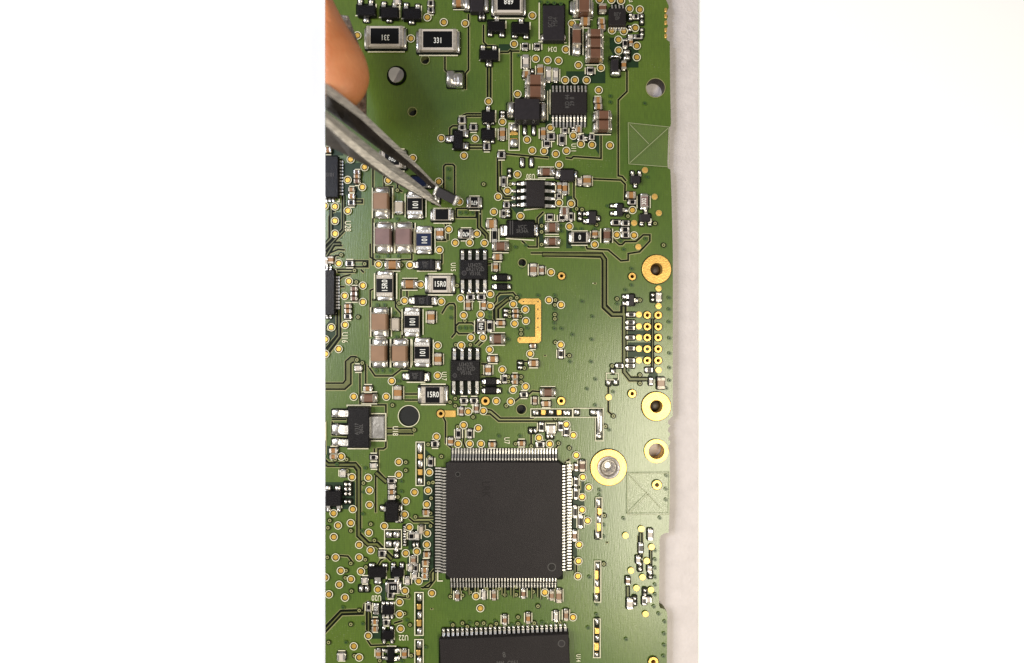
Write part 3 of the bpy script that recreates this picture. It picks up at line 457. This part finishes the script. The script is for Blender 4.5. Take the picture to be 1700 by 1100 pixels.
a = MB(); a.dome(-.06, 0, .16, .26, 0, .10, 'solder', sq=.3, off=(-.03, .03)); a.dome(.065, -.01, .15, .27, 0, .11, 'solder', sq=.3, off=(.02, -.04)); a.build('solder_blob', board, (X(756), Y(133), .014))
a = MB(); a.annulus(0, 0, .12, .165, .001, 'dark', 28); a.build('solder_filled_hole', board, (X(659), Y(126), .012))

BODY = {'r': 'black', 't': 'ctan', 'g': 'alumina', 'b': 'cbrown', 'k': 'cmid', 'p': 'cgrey', 's': 'tin'}
HT = {'r': .040, 't': .06, 'g': .055, 'b': .075, 'k': .06, 'p': .08, 's': .045}
def small(x, y, w, h, k):
    hz = HT[k] * (1.0 + .02 * max(0, min(w, h) - 7)); hor = w >= h; f = (H - hz) / H
    cx, cy, w2, h2 = X(x, hz), Y(y, hz), w * .01 * f, h * .01 * f
    bx, by = 850 + (x - 850) * f, 550 + (y - 550) * f
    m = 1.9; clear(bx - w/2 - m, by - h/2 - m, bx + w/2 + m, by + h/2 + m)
    e = 2.6
    if w * h > 60 and k != 's' and x < 1000:
        if hor:
            for s in (-1, 1): sline([(bx - w/2 + 1, by + s * (h/2 + e)), (bx + w/2 - 1, by + s * (h/2 + e))])
        else:
            for s in (-1, 1): sline([(bx + s * (w/2 + e), by - h/2 + 1), (bx + s * (w/2 + e), by + h/2 - 1)])
    a = MB(); L = w2 if hor else h2; t = L * ({'p': .12, 'r': .24}.get(k, .29))
    def B(u0, u1, sh, z1, m, z0=.012, capm=None):
        if hor: a.block(cx + u0, cy - h2/2 + sh, cx + u1, cy + h2/2 - sh, z0, z1, m, c=.006, b=.006, capm=capm)
        else: a.block(cx - w2/2 + sh, cy + u0, cx + w2/2 - sh, cy + u1, z0, z1, m, c=.006, b=.006, capm=capm)
    if k == 's':
        for s in (-1, 1):
            if hor: a.dome(cx + s * L * .27, cy, L * .42, h2, .012, hz + .01, 'solder', n=10)
            else: a.dome(cx, cy + s * L * .27, w2, L * .42, .012, hz + .01, 'solder', n=10)
        return a.build('soldered_terminals', board)
    B(-L/2 + t * .8, L/2 - t * .8, .004, hz, 'alumina' if k == 'r' else BODY[k], capm=BODY[k])
    tm = 'tin' if (k in 'rg' or random.random() < .35) else 'term'
    B(-L/2, -L/2 + t, 0, hz + .004, tm); B(L/2 - t, L/2, 0, hz + .004, tm)
    for s in (-1, 1):
        if hor: a.dome(cx + s * L * .47, cy, L * .22, h2 * .95, .011, hz * .6, 'solder', n=8)
        else: a.dome(cx, cy + s * L * .47, w2 * .95, L * .22, .011, hz * .6, 'solder', n=8)
    a.build('chip_resistor' if k in 'rg' else 'capacitor', board)
for t in SM.split():
    p = t.split(','); small(*[float(c) for c in p[:4]], p[4])

def rect(x0, y0, x1, y1, z): return X(x0, z), Y(y1, z), X(x1, z), Y(y0, z)
for t in CP.split():
    p = t.split(',')
    if len(p) < 8: continue
    x0, y0, x1, y1 = map(float, p[:4]); ax, tone = p[4], p[5]; hz = float(p[6]) * .01; g = float(p[7])
    a0, b0, a1, b1 = rect(x0, y0, x1, y1, hz); f = (H - hz) / H
    q0, q1, r0_, r1_ = 850 + (x0 - 850) * f, 850 + (x1 - 850) * f, 550 + (y0 - 550) * f, 550 + (y1 - 550) * f
    if ax == 'v':
        clear(q0 - 3, r0_ - g - 1, q1 + 3, r1_ + g + 1)
        for s in (q0 - 4.5, q1 + 4.5): sline([(s, r0_ - g), (s, r1_ + g)], .018)
    else:
        clear(q0 - g - 2, r0_ - 2, q1 + g + 2, r1_ + 2)
        for s in (r0_ - 3, r1_ + 3): sline([(q0 - g, s), (q1 + g, s)], .014)
    L = (b1 - b0) if ax == 'v' else (a1 - a0); tt_ = L * (.10 if g > 5 else .24); i = .003
    body = MB()
    if ax == 'v': body.block(a0 + i, b0 + tt_ * .5, a1 - i, b1 - tt_ * .5, .03, hz, tone, c=.01, b=.018)
    else: body.block(a0 + tt_ * .5, b0 + i, a1 - tt_ * .5, b1 - i, .03, hz, tone, c=.01, b=.018)
    o = body.build('capacitor', board)
    for s in (0, 1):
        e = MB()
        if ax == 'v':
            ya, yb = (b0, b0 + tt_) if s == 0 else (b1 - tt_, b1); e.block(a0, ya, a1, yb, .02, hz + .003, 'term', c=.03, b=.028)
            sl = MB(); sl.dome((a0 + a1) / 2, (ya if s == 0 else yb) + (.2 * g * .01 * (-1 if s == 0 else 1)), (a1 - a0) * 1.08, g * .018 + .03, .012, .05 + hz * .25, 'solder', sq=.35, n=16)
        else:
            xa, xb = (a0, a0 + tt_) if s == 0 else (a1 - tt_, a1); e.block(xa, b0, xb, b1, .02, hz + .003, 'term', c=.02, b=.022)
            sl = MB(); sl.dome((xa if s == 0 else xb) + .004 * g * (-1 if s == 0 else 1), (b0 + b1) / 2, g * .016 + .03, (b1 - b0) * 1.05, .012, .05 + hz * .3, 'solder', sq=.35, n=16)
        e.build('terminal', o); sl.build('solder_joint', o)

for t in RS.split():
    p = t.split(','); x0, y0, x1, y1 = map(float, p[:4]); ax = p[4]; fr = float(p[5]); hz = float(p[9]) * .01
    a0, b0, a1, b1 = rect(x0, y0, x1, y1, hz * .6); big = (x1 - x0) * (y1 - y0) > 1200
    f = (H - hz) / H; q0, q1, r0_, r1_ = 850 + (x0 - 850) * f, 850 + (x1 - 850) * f, 550 + (y0 - 550) * f, 550 + (y1 - 550) * f
    clear(q0 - 2.5, r0_ - 2, q1 + 2.5, r1_ + 2); w = .02 if big else .014
    if ax == 'v':
        for s in (q0 - 4.5, q1 + 4.5): sline([(s, r0_ + 2), (s, r1_ - 2)], w)
    else:
        for s in (r0_ - 3, r1_ + 3): sline([(q0 + 3, s), (q1 - 3, s)], w)
    sl = .13 if fr < .6 else .09; L = (b1 - b0) if ax == 'v' else (a1 - a0)
    wide = fr < .6 and big          # side fillets visible beyond the terminals
    body = MB(); i = .006
    if ax == 'v':
        h0 = L * fr / 2; c = (b0 + b1) / 2; body.block(a0 + i, c - h0 - L * .10, a1 - i, c + h0 + L * .10, .02, hz, 'alumina', c=.004, b=.006)
        gl = MB(); gl.block(a0 + i + .004, c - h0, a1 - i - .004, c + h0, hz - .004, hz + .003, p[8], c=.004, b=.003)
    else:
        h0 = L * fr / 2; c = (a0 + a1) / 2; dy = 0 if (b1 - b0) < .28 else .035; body.block(c - h0 - L * .10, b0 + i, c + h0 + L * .10, b1 - i, .02, hz, 'alumina', c=.004, b=.006)
        gl = MB(); gl.block(c - h0, b0 + i + .004 + dy, c + h0, b1 - i - .004 - dy, hz - .004, hz + .003, p[8], c=.004, b=.003)
    o = body.build('chip_resistor', board); gl.build('glaze', o)
    for s in (-1, 1):
        e = MB(); d = MB(); u0 = h0 + L * .012; u1 = u0 + L * (.5 - fr / 2) * .55; u2 = L / 2
        if ax == 'v':
            e.block(a0, c + s * u0, a1, c + s * u1, .02, hz + .004, 'term' if big else 'tin', c=.008, b=.010)
            d.dome((a0 + a1) / 2, c + s * (u1 + u2) / 2 , (a1 - a0) * 1.03, (u2 - u1) * 1.25 + .03, .012, hz * .75, 'solder', sq=.35, n=16)
        else:
            e.block(c + s * u0, b0, c + s * u1, b1, .02, hz + .004, 'term' if big else 'tin', c=.008, b=.010)
            d.dome(c + s * (u1 + u2) / 2, (b0 + b1) / 2, (u2 - u1) * 1.25 + .03, (b1 - b0) * 1.03, .012, hz * .75, 'solder', sq=.35, n=16)
        e.build('terminal', o); d.build('solder_joint', o)
    if p[6]: 
        cap = {'331': 9, '101': 9, '15R0': 9, '6R8': 9, '470': 7, '0': 8, '302': 7, '151': 6, '152': 5, '680': 8}[p[6]]
        text(p[6], (x0 + x1) / 2, (y0 + y1) / 2, cap, float(p[7]), 'mark', o, 'marking', hz + .0045, .72)

def gull(L, w, top, flat=.3, foot=.35, th=.012):
    """lead pointing along +x from the body at x=0; feet on the board"""
    pr = [(-.02, top), (L * flat, top), (L * (1 - foot), .016 + th), (L, .014 + th)]
    a = MB(); R = []
    for x, z in pr: R.append([(x, -w/2, z - th), (x, w/2, z - th), (x, w/2, z), (x, -w/2, z)])
    vs = [p for r in R for p in r]; fs = []
    for k in range(3):
        for i in range(4): j = (i + 1) % 4; fs.append((k*4+i, k*4+j, k*4+4+j, k*4+4+i))
    fs.append((12, 13, 14, 15)); a.add(vs, fs, 'tin'); return a
for t in MO.split():
    p = t.split(',', 6)
    x0, y0, x1, y1, hh = map(float, p[:5]); hz = hh * .01; m = p[5]
    a0, b0, a1, b1 = rect(x0, y0, x1, y1, hz)
    f = (H - hz * .4) / H
    clear(x0 - 1.5, y0 - 1.5, x1 + 1.5, y1 + 1.5)
    a = MB(); a.block(a0 - .006, b0 - .006, a1 + .006, b1 + .006, .02, hz, m, c=.008, b=.012, taper=.006)
    o = a.build({'ferrite': 'inductor' if hh > 11 else 'transistor'}.get(m, 'transistor' if len(p[6].split(';')) > 2 else 'diode'), board)
    for l in p[6].split(';'):
        u0, v0_, u1, v1 = map(float, l.split(':')); clear(u0 - 1.6, v0_ - 1.6, u1 + 1.6, v1 + 1.6)
        cx, cy = (u0 + u1) / 2, (v0_ + v1) / 2
        if hh >= 12 and m in ('ferrite',):
            e = MB(); e.dome(X(cx), Y(cy), (u1 - u0) * .011, (v1 - v0_) * .01, .012, hz * .7, 'solder', sq=.4, n=14); e.build('terminal', o); continue
        dx0, dx1, dy0, dy1 = x0 - cx, cx - x1, y0 - cy, cy - y1; d = max(dx0, dx1, dy0, dy1)
        if d in (dx0, dx1):
            L = (u1 - u0) * .01; w = (v1 - v0_) * .01; rot = math.pi if d == dx0 else 0; px = u1 if d == dx0 else u0; loc = (X(px), Y(cy), 0)
        else:
            L = (v1 - v0_) * .01; w = (u1 - u0) * .01; rot = math.pi / 2 if d == dy0 else -math.pi / 2; px = v1 if d == dy0 else v0_; loc = (X(cx), Y(px), 0)
        e = gull(L, w * .8, hz * .55, .15, .45)
        e.dome(L * .72, 0, L * .62, w * 1.05, .012, .045, 'solder', n=10)
        q = e.build('lead', o, loc); q.rotation_euler.z = rot
# silk corner lines beside moulded parts
for pts in ([(591,27),(603,27)],[(615,27),(625,27),(625,8)],[(630,30),(641,30)],[(653,30),(664,30),(664,9)],[(667,32),(678,32)],[(690,32),(700,32),(700,11)],[(796,101),(806,101)],[(819,101),(829,101),(829,82)],
            [(824,51),(824,51.5)],[(840,36),(840,48)],[(880,38),(880,50)],[(895,66),(895,6)],[(894,70),(940,72)],[(751,248),(763,248)],[(823,184),(823,203)],[(823,214),(823,228)],[(840,396),(886,399)],[(693,450),(725,450)],[(687,509),(718,509)],[(676,634),(706,634)],
            [(611,686),(641,686),(641,731),(614,731)],[(578,744),(612,744)],[(577,674),(577,672),(616,672),(616,686)],[(655,998),(655,1018)],[(655,1044),(655,1060)],[(643,1071),(658,1071)],[(642,959),(642,944)],[(671,945),(671,958)],[(566,818),(568,842)],[(909,152),(909,200)],[(913,150),(913,190)],
            [(905,345),(870,349)],[(872,298),(905,298)],[(811,505),(811,505.4)],[(727,945),(727,963),(735,963)],[(940,766),(946,766),(946,771)],[(1013,24),(1013,42)],[(1002,70),(1002,70.4)],[(541,700),(541,730)],[(561,335),(564,335),(564,328)],[(558,447),(560,452)],[(559,520),(552,522)],
            [(797,355),(797,355.4)],[(984,470),(984,470.3)]): sline(pts, .018)
for t in SB.split():
    x0, y0, x1, y1 = map(float, t.split(','))
    if (x1 - x0) < 20 and (y1 - y0) > 50 or x0 == 881: clear(x0 + 2, y0 + 2, x1 - 2, y1 - 2)
    sline([(x0, y0), (x1, y0), (x1, y1), (x0, y1)], .014, True)

# SOT-223 tab
for o in [o for o in board.children if o.name.startswith('transistor')]:
    if abs(o.data.vertices[0].co.x - X(579)) < .12 and abs(o.data.vertices[0].co.y - Y(743)) < .2:
        e = MB(); e.block(X(610), Y(728), X(640), Y(689), .014, .05, 'solder', b=.02); e.build('heat_tab', o); clear(608, 687, 642, 731)
        text('A1317\n3J62L', 596, 712, 6, 90, 'laser', o, 'marking', .122)
dio = [o for o in board.children if o.name.startswith('diode')]
def near(px, py, names=('diode', 'transistor', 'inductor')):
    return min((o for o in board.children if o.type == 'MESH' and o.name.split('.')[0] in names), key=lambda o: (sum((v.co.x for v in o.data.vertices)) / len(o.data.vertices) - X(px)) ** 2 + (sum((v.co.y for v in o.data.vertices)) / len(o.data.vertices) - Y(py)) ** 2)
text('VCC\nSR34A', 867, 380, 6, 0, 'laser', near(865, 380), 'marking', .1015)
b = MB()
for x in (847, 851): b.block(X(x - .7), Y(391), X(x + .7), Y(368), .098, .1015, 'laser', c=.001, b=.001)
b.build('polarity_band', near(865, 380))
for px, py in ((707, 439), (701, 499), (690, 624)):
    text('SMC\n101', px - 1, py, 4.5, 0, 'laser', near(px, py), 'marking', .0915)
    b = MB(); b.block(X(px + 8.5), Y(py + 7.5), X(px + 11.5), Y(py - 7.5), .088, .0918, 'ferrite', c=.001, b=.001); b.build('polarity_band', near(px, py))

# ---- integrated circuits: body rect at its top, leads per side
def ic(name, x0, y0, x1, y1, hz, m, sides, corner=.03, dots=(), th=.012, clr_m=2):
    a0, b0, a1, b1 = rect(x0, y0, x1, y1, hz)
    a = MB()
    def ring(i, z, cc):
        return [(a0+i+cc, b0+i, z), (a1-i-cc, b0+i, z), (a1-i, b0+i+cc, z), (a1-i, b1-i-cc, z), (a1-i-cc, b1-i, z), (a0+i+cc, b1-i, z), (a0+i, b1-i-cc, z), (a0+i, b0+i+cc, z)]
    a.rings([ring(.005, .03, corner), ring(-.012, hz * .5, corner), ring(0, hz - .008, corner), ring(.008, hz, corner)], m)
    o = a.build(name, board)
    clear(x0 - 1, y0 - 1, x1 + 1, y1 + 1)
    for side, s, e, n, w, foot_end, base in sides:
        L = abs(foot_end - base) * .01; pm = None
        for i in range(n):
            c = s + (e - s) * i / max(1, n - 1)
            if side in 'tb': loc = (X(c, .03), Y(base, hz * .5), 0); rot = math.pi / 2 if side == 't' else -math.pi / 2
            else: loc = (X(base, hz * .5), Y(c, .03), 0); rot = 0 if side == 'r' else math.pi
            if pm is None:
                g = gull(L, w * .01, hz * .52, .28, .42, th)
                if w > 3: g.dome(L * .85, 0, L * .45, w * .0125, .012, .05, 'solder', n=10)
                pm = g.build('lead', o, loc); pm.rotation_euler.z = rot
            else: place(pm, 'lead', o, loc, rot)
        d = 2
        if side == 't': clear(min(s, e) - w, foot_end - d, max(s, e) + w, base)
        if side == 'b': clear(min(s, e) - w, base, max(s, e) + w, foot_end + d)
        if side == 'l': clear(foot_end - d, min(s, e) - w, base, max(s, e) + w)
        if side == 'r': clear(base, min(s, e) - w, foot_end + d, max(s, e) + w)
    for x, y, r, mm in dots:
        q = MB(); zz = hz + .001; q.annulus(X(x, hz), Y(y, hz), r * .008, r * .01, zz, 'laser' if mm != 'hole' else 'epoxyb', 20); q.disc(X(x, hz), Y(y, hz), r * .008, zz + .0005, mm, 20); q.build('pin_one_mark', o)
    return o
q1 = ic('processor_chip', 741, 767, 933.5, 960, .14, 'qfp', [('t', 751.5, 923, 36, 2.5, 745, 767), ('b', 749.5, 922, 36, 2.1, 977, 960), ('l', 777, 948, 36, 2.4, 722, 741), ('r', 772.5, 944, 36, 2.6, 949, 933.5)], .055,
        ((760, 787, 4, 'epoxyb'), (916, 941, 7, 'epoxy')), .014)
text('LRK', 806, 812, 13, -90, 'faint', q1, 'marking', .1405, .8)
t1 = ic('memory_chip', 730, 1057, 944, 1150, .13, 'qfp', [('t', 737, 939, 27, 4, 1042, 1058)], .01, ((932, 1072, 6, 'ferrite'),), .02)
cx, cy = X(837), Y(1057); t1.rotation_euler.z = math.radians(2.4); c_, s_ = math.cos(math.radians(2.4)), math.sin(math.radians(2.4)); t1.location = (cx - cx * c_ + cy * s_, cy - cx * s_ - cy * c_, 0)
text('8', 836, 1087, 9, 8, 'laser', t1, 'marking', .1305); text('MM  C051', 841, 1101, 7, 0, 'laser', t1, 'marking', .1305)
c1 = ic('gate_driver_chip', 764, 431, 809, 463, .10, 'epoxyb', [('t', 768, 805, 4, 5, 415, 432), ('b', 768, 805, 4, 5, 486, 464)], .006, ((770.5, 453, 4, 'ferrite'),), .02)
text('U3427L\n0A21V2D\nVS10L', 789, 447, 6, 0, 'laser', c1, 'marking', .101, .8, 1.1)
c2 = ic('gate_driver_chip', 749, 598, 796, 632, .10, 'epoxyb', [('t', 754.5, 793, 4, 5, 578, 598), ('b', 753.5, 792, 4, 5, 654, 633)], .006, ((755, 623, 3.5, 'ferrite'),), .02)
text('U3427L\n0A21V2D\nVS10L', 774, 612, 6, 0, 'laser', c2, 'marking', .101, .8, 1.1)
c3 = ic('power_chip', 874, 300, 904, 343, .12, 'qfp', [('l', 305, 340, 4, 5, 859, 874), ('r', 305, 342, 4, 5, 922, 904)], .008, (), .02)
c4 = ic('converter_chip', 917, 152, 974, 188, .10, 'qfp', [('t', 918, 972, 10, 2.8, 141, 152), ('b', 918, 971, 10, 2.8, 210, 188)], .008, (), .016)
c5 = ic('logic_chip', 1012, 13, 1039, 41, .10, 'qfp', [('t', 1016, 1034, 4, 2.5, 6, 13), ('b', 1015, 1036, 6, 2.5, 49, 41)], .008, (), .014)
text('BEY\n0P', 1025, 27, 6, 0, 'laser', c5, 'marking', .101, .8); text('KD 44\n29 8', 946, 168, 7, 90, 'laser', c4, 'marking', .101, .8)
c6 = ic('controller_chip', 540, 259, 561, 327, .11, 'epoxyb', [('r', 268, 322, 11, 3, 569, 561), ('b', 541.5, 553, 3, 3, 334, 327)], .008, (), .016)
c7 = ic('controller_chip', 540, 448, 555, 522, .11, 'epoxyb', [('r', 460, 511, 11, 3, 563, 555), ('t', 543, 549, 2, 3, 442, 448), ('b', 543, 549, 2, 3, 528, 522)], .008, (), .016)
text('S101', 548, 290, 6, 0, 'laser', c6, 'marking', .111, .8)
text('SC10\nM54', 918, 36, 7, 90, 'laser', near(920, 37), 'marking', .1215)
# tall blue-lit pads left of the power chip
for y in (305, 317, 329, 341):
    a = MB(); solder(a, 853, y, 8, 7, .05); a.build('solder_pad', board)
# fan-out leads and vias below the processor
for i in range(36):
    x = 749.5 + i * 4.93
    if i % 3 != 1 and i % 7 != 5:
        tl = 984 + (i * 37 % 11) * .9
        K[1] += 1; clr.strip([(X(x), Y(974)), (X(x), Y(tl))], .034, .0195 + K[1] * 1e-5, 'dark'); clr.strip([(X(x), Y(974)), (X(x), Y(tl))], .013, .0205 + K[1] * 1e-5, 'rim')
for t in TX.split():
    s, x, y, c, r = t.split(','); text(s, float(x), float(y), float(c), float(r), 'silk', board, 'designator', .0225, .72)
text('151', 652, 975, 1, 0, 'mark', board, 'designator', -.05) if False else None
clr.build('solder_mask_gap', board); silk.build('silkscreen_lines', board)
tag(bpy.data.objects['solder_mask_gap'], kind='stuff'); tag(bpy.data.objects['silkscreen_lines'], kind='stuff')

# ---------------------------------------------------------------- clear film squares
def film_square(corners, folds, label):
    a = MB(); z = .030; pts = [(X(x), Y(y)) for x, y in corners]
    a.rings([[(x, y, z) for x, y in pts], [(x, y, z + .006) for x, y in pts]], 'film', bottom=True); o = a.build('clear_film_square')
    tag(o, label, 'film patch', 'clear film squares')
    b = MB(); b.strip(pts, .009, z + .009, 'filmedge', True); b.build('border', o)
    for f in folds:
        b = MB(); b.strip([(X(x), Y(y)) for x, y in f], .010, z + .0105, 'filmedge'); b.build('crease', o)
film_square([(1042,205),(1110,212),(1110,278),(1043,273)][::-1], [[(1045,271),(1108,214)],[(1045,208),(1076,240)]], 'small clear plastic square with a crease on the board edge below the upper hole')
film_square([(1041,785),(1111,784),(1110,852),(1041,853)][::-1], [[(1043,787),(1096,842)],[(1042,852),(1075,818)]], 'small clear plastic square with crossing creases stuck beside the large gold ringed socket')

# ---------------------------------------------------------------- loose chip in the tweezers
hold = tag(empty('loose_chip_resistor', (X(741, .33), Y(324, .33), .33)), 'dark grey chip resistor with silver ends held aslant by the tweezer tips', 'resistor')
hold.rotation_euler = (math.radians(22), 0, math.radians(-27))
a = MB(); a.block(-.155, -.072, .155, .072, -.05, .05, 'ferrite', c=.006, b=.008); a.build('body', hold)
for s in (-1, 1):
    e = MB(); e.block(s * .150, -.082, s * .205, .082, -.056, .056, 'tin', c=.012, b=.014); e.build('terminal', hold)

# ---------------------------------------------------------------- tweezers
def zt(px): return .12 + (745 - px) / 205 * 1.55
def loft(rows, m, name, parent, flip=False):
    """rows: stations, each a closed list of (px, py, z)"""
    a = MB(); R = [[(X(x, z), Y(y, z), z) for x, y, z in r] for r in rows]
    n = len(R[0]); vs = [p for r in R for p in r]; k = len(R)
    for i in range(n):
        j = (i + 1) % n
        fs = [(q * n + i, q * n + j, (q + 1) * n + j, (q + 1) * n + i) for q in range(k - 1)]
        a.add(vs, fs, m[i] if isinstance(m, list) else m)
    a.add(R[0], [tuple(range(n))], m[0] if isinstance(m, list) else m); a.add(R[-1], [tuple(range(n))], m[0] if isinstance(m, list) else m)
    # merge duplicate vertices through bmesh
    import bmesh
    o = a.build(name, parent); bm = bmesh.new(); bm.from_mesh(o.data); bmesh.ops.remove_doubles(bm, verts=bm.verts, dist=1e-5); bmesh.ops.recalc_face_normals(bm, faces=bm.faces); bm.to_mesh(o.data); bm.free(); return o
tw = tag(empty('tweezers', (X(740, .2), Y(335, .2), 0)), 'long pointed steel tweezers reaching in from the left and gripping a loose chip', 'tweezers')
A = [(500,100),(540,137),(570,159),(600,184),(640,222),(680,260),(700,280),(720,301),(730,309)]
B = [(500,116),(540,154),(570,175),(600,198),(640,235),(680,269),(700,286),(717,303),(728,312)]
C = [(500,150),(540,181),(570,203),(600,225),(640,255),(680,280),(700,297),(712,308),(725,316)]
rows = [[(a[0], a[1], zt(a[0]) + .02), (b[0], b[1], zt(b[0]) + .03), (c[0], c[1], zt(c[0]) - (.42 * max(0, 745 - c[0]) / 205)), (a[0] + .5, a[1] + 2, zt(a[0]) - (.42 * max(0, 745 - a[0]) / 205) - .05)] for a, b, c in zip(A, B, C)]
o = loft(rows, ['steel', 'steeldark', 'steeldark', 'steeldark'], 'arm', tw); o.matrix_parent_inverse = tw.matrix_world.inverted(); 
A = [(500,152),(540,183),(580,215),(620,247),(650,270),(680,292),(712,318),(732,341)]
B = [(500,172),(540,207),(580,243),(620,275),(650,297),(680,315),(712,333),(731,343)]
C = [(500,205),(540,240),(580,260),(620,281),(650,300),(680,317),(712,334),(731,344)]
M2 = [((a[0] + b[0]) / 2, (a[1] + b[1]) / 2) for a, b in zip(A, B)]
rows = []
for a, mm, b, c in zip(A, M2, B, C):
    z = zt(a[0]); d = .40 * max(0, 745 - a[0]) / 205
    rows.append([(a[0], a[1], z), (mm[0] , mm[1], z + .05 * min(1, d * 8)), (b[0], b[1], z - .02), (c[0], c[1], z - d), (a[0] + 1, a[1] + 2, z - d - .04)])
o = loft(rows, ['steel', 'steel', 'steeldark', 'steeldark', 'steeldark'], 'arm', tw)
gz = .66
rows = [[(x0, y0, gz), (x1, y1, gz - .01), (x1 + 1, y1 + 1, gz - .14), (x0, y0 + 1, gz - .14)] for (x0, y0), (x1, y1) in [((548,22),(578,26)),((548,50),(587,50)),((550,80),(597,78)),((565,120),(604,118)),((575,150),(608,150)),((580,196),(608,192))]]
loft(rows, 'knurl', 'grip_plate', tw)
TWL = Vector(tw.location)
for c in tw.children: c.matrix_parent_inverse.identity(); c.location = -TWL

# ---------------------------------------------------------------- fingertip
import bmesh
prof = [(-220,500,95),(-120,520,95),(-60,533,93),(-20,545,92),(0,553,92),(20,563,91),(45,577,90),(70,594,88),(90,605,84),(108,611,78),(125,613.5,70),(140,611,60),(152,606,49),(162,599,37),(169,591,24),(173,584,10)]
a = MB(); R = []; n = 36
for y, xr, r in prof:
    zc = 1.2; rz = .42 * math.sqrt(r / 95); rg = []
    for i in range(n):
        t = 2 * math.pi * i / n; z = zc + rz * math.sin(t); px = xr - r + r * math.cos(t); rg.append((X(px, 1.2), Y(y, 1.2), z))
    R.append(rg)
a.rings(R, 'skin', smooth=True, bottom=True)
per = tag(empty('person', (X(560, 1.2), Y(0, 1.2), 0)), 'blurred bare fingertip of a person pressing on the tweezer grip at upper left', 'person')
o = a.build('fingertip', per); o.location = -Vector(per.location)
bm = bmesh.new(); bm.from_mesh(o.data); bmesh.ops.recalc_face_normals(bm, faces=bm.faces); bm.to_mesh(o.data); bm.free()
s = o.modifiers.new('smooth', 'SUBSURF'); s.levels = 1; s.render_levels = 1
dg = bpy.context.evaluated_depsgraph_get(); me = bpy.data.meshes.new_from_object(o.evaluated_get(dg)); o.modifiers.clear(); o.data = me

# ---------------------------------------------------------------- everything on the left ends at the modelled board edge
bpy.context.view_layer.update()
x540 = X(540)
nrm = Vector((H, 0, -x540)).normalized()      # plane through the left edge of the board, leaning with height
for o in list(SC.objects):
    if o.type != 'MESH' or o.name in ('tabletop', 'desk_mat'): continue
    mw = o.matrix_world
    pmin = min(((mw @ Vector(c)).x - (-(mw @ Vector(c)).z * x540 / H) ) for c in o.bound_box)
    if pmin < x540 - 1e-4:
        if o.data.users > 1: o.data = o.data.copy()
        bm = bmesh.new(); bm.from_mesh(o.data); inv = mw.inverted()
        co = inv @ Vector((x540, 0, 0)); no = (inv.to_3x3() @ Vector((H, 0, x540))).normalized()
        no = (mw.to_3x3().transposed() @ Vector((H, 0, -(-x540)))).normalized()
        g = bmesh.ops.bisect_plane(bm, geom=bm.verts[:] + bm.edges[:] + bm.faces[:], plane_co=co, plane_no=no, clear_inner=True)
        ed = [e for e in g['geom_cut'] if isinstance(e, bmesh.types.BMEdge)]
        if ed and len(bm.faces) > 4: bmesh.ops.holes_fill(bm, edges=ed, sides=0)
        if len(bm.verts) == 0: bm.free(); bpy.data.objects.remove(o); continue
        bm.to_mesh(o.data); bm.free()
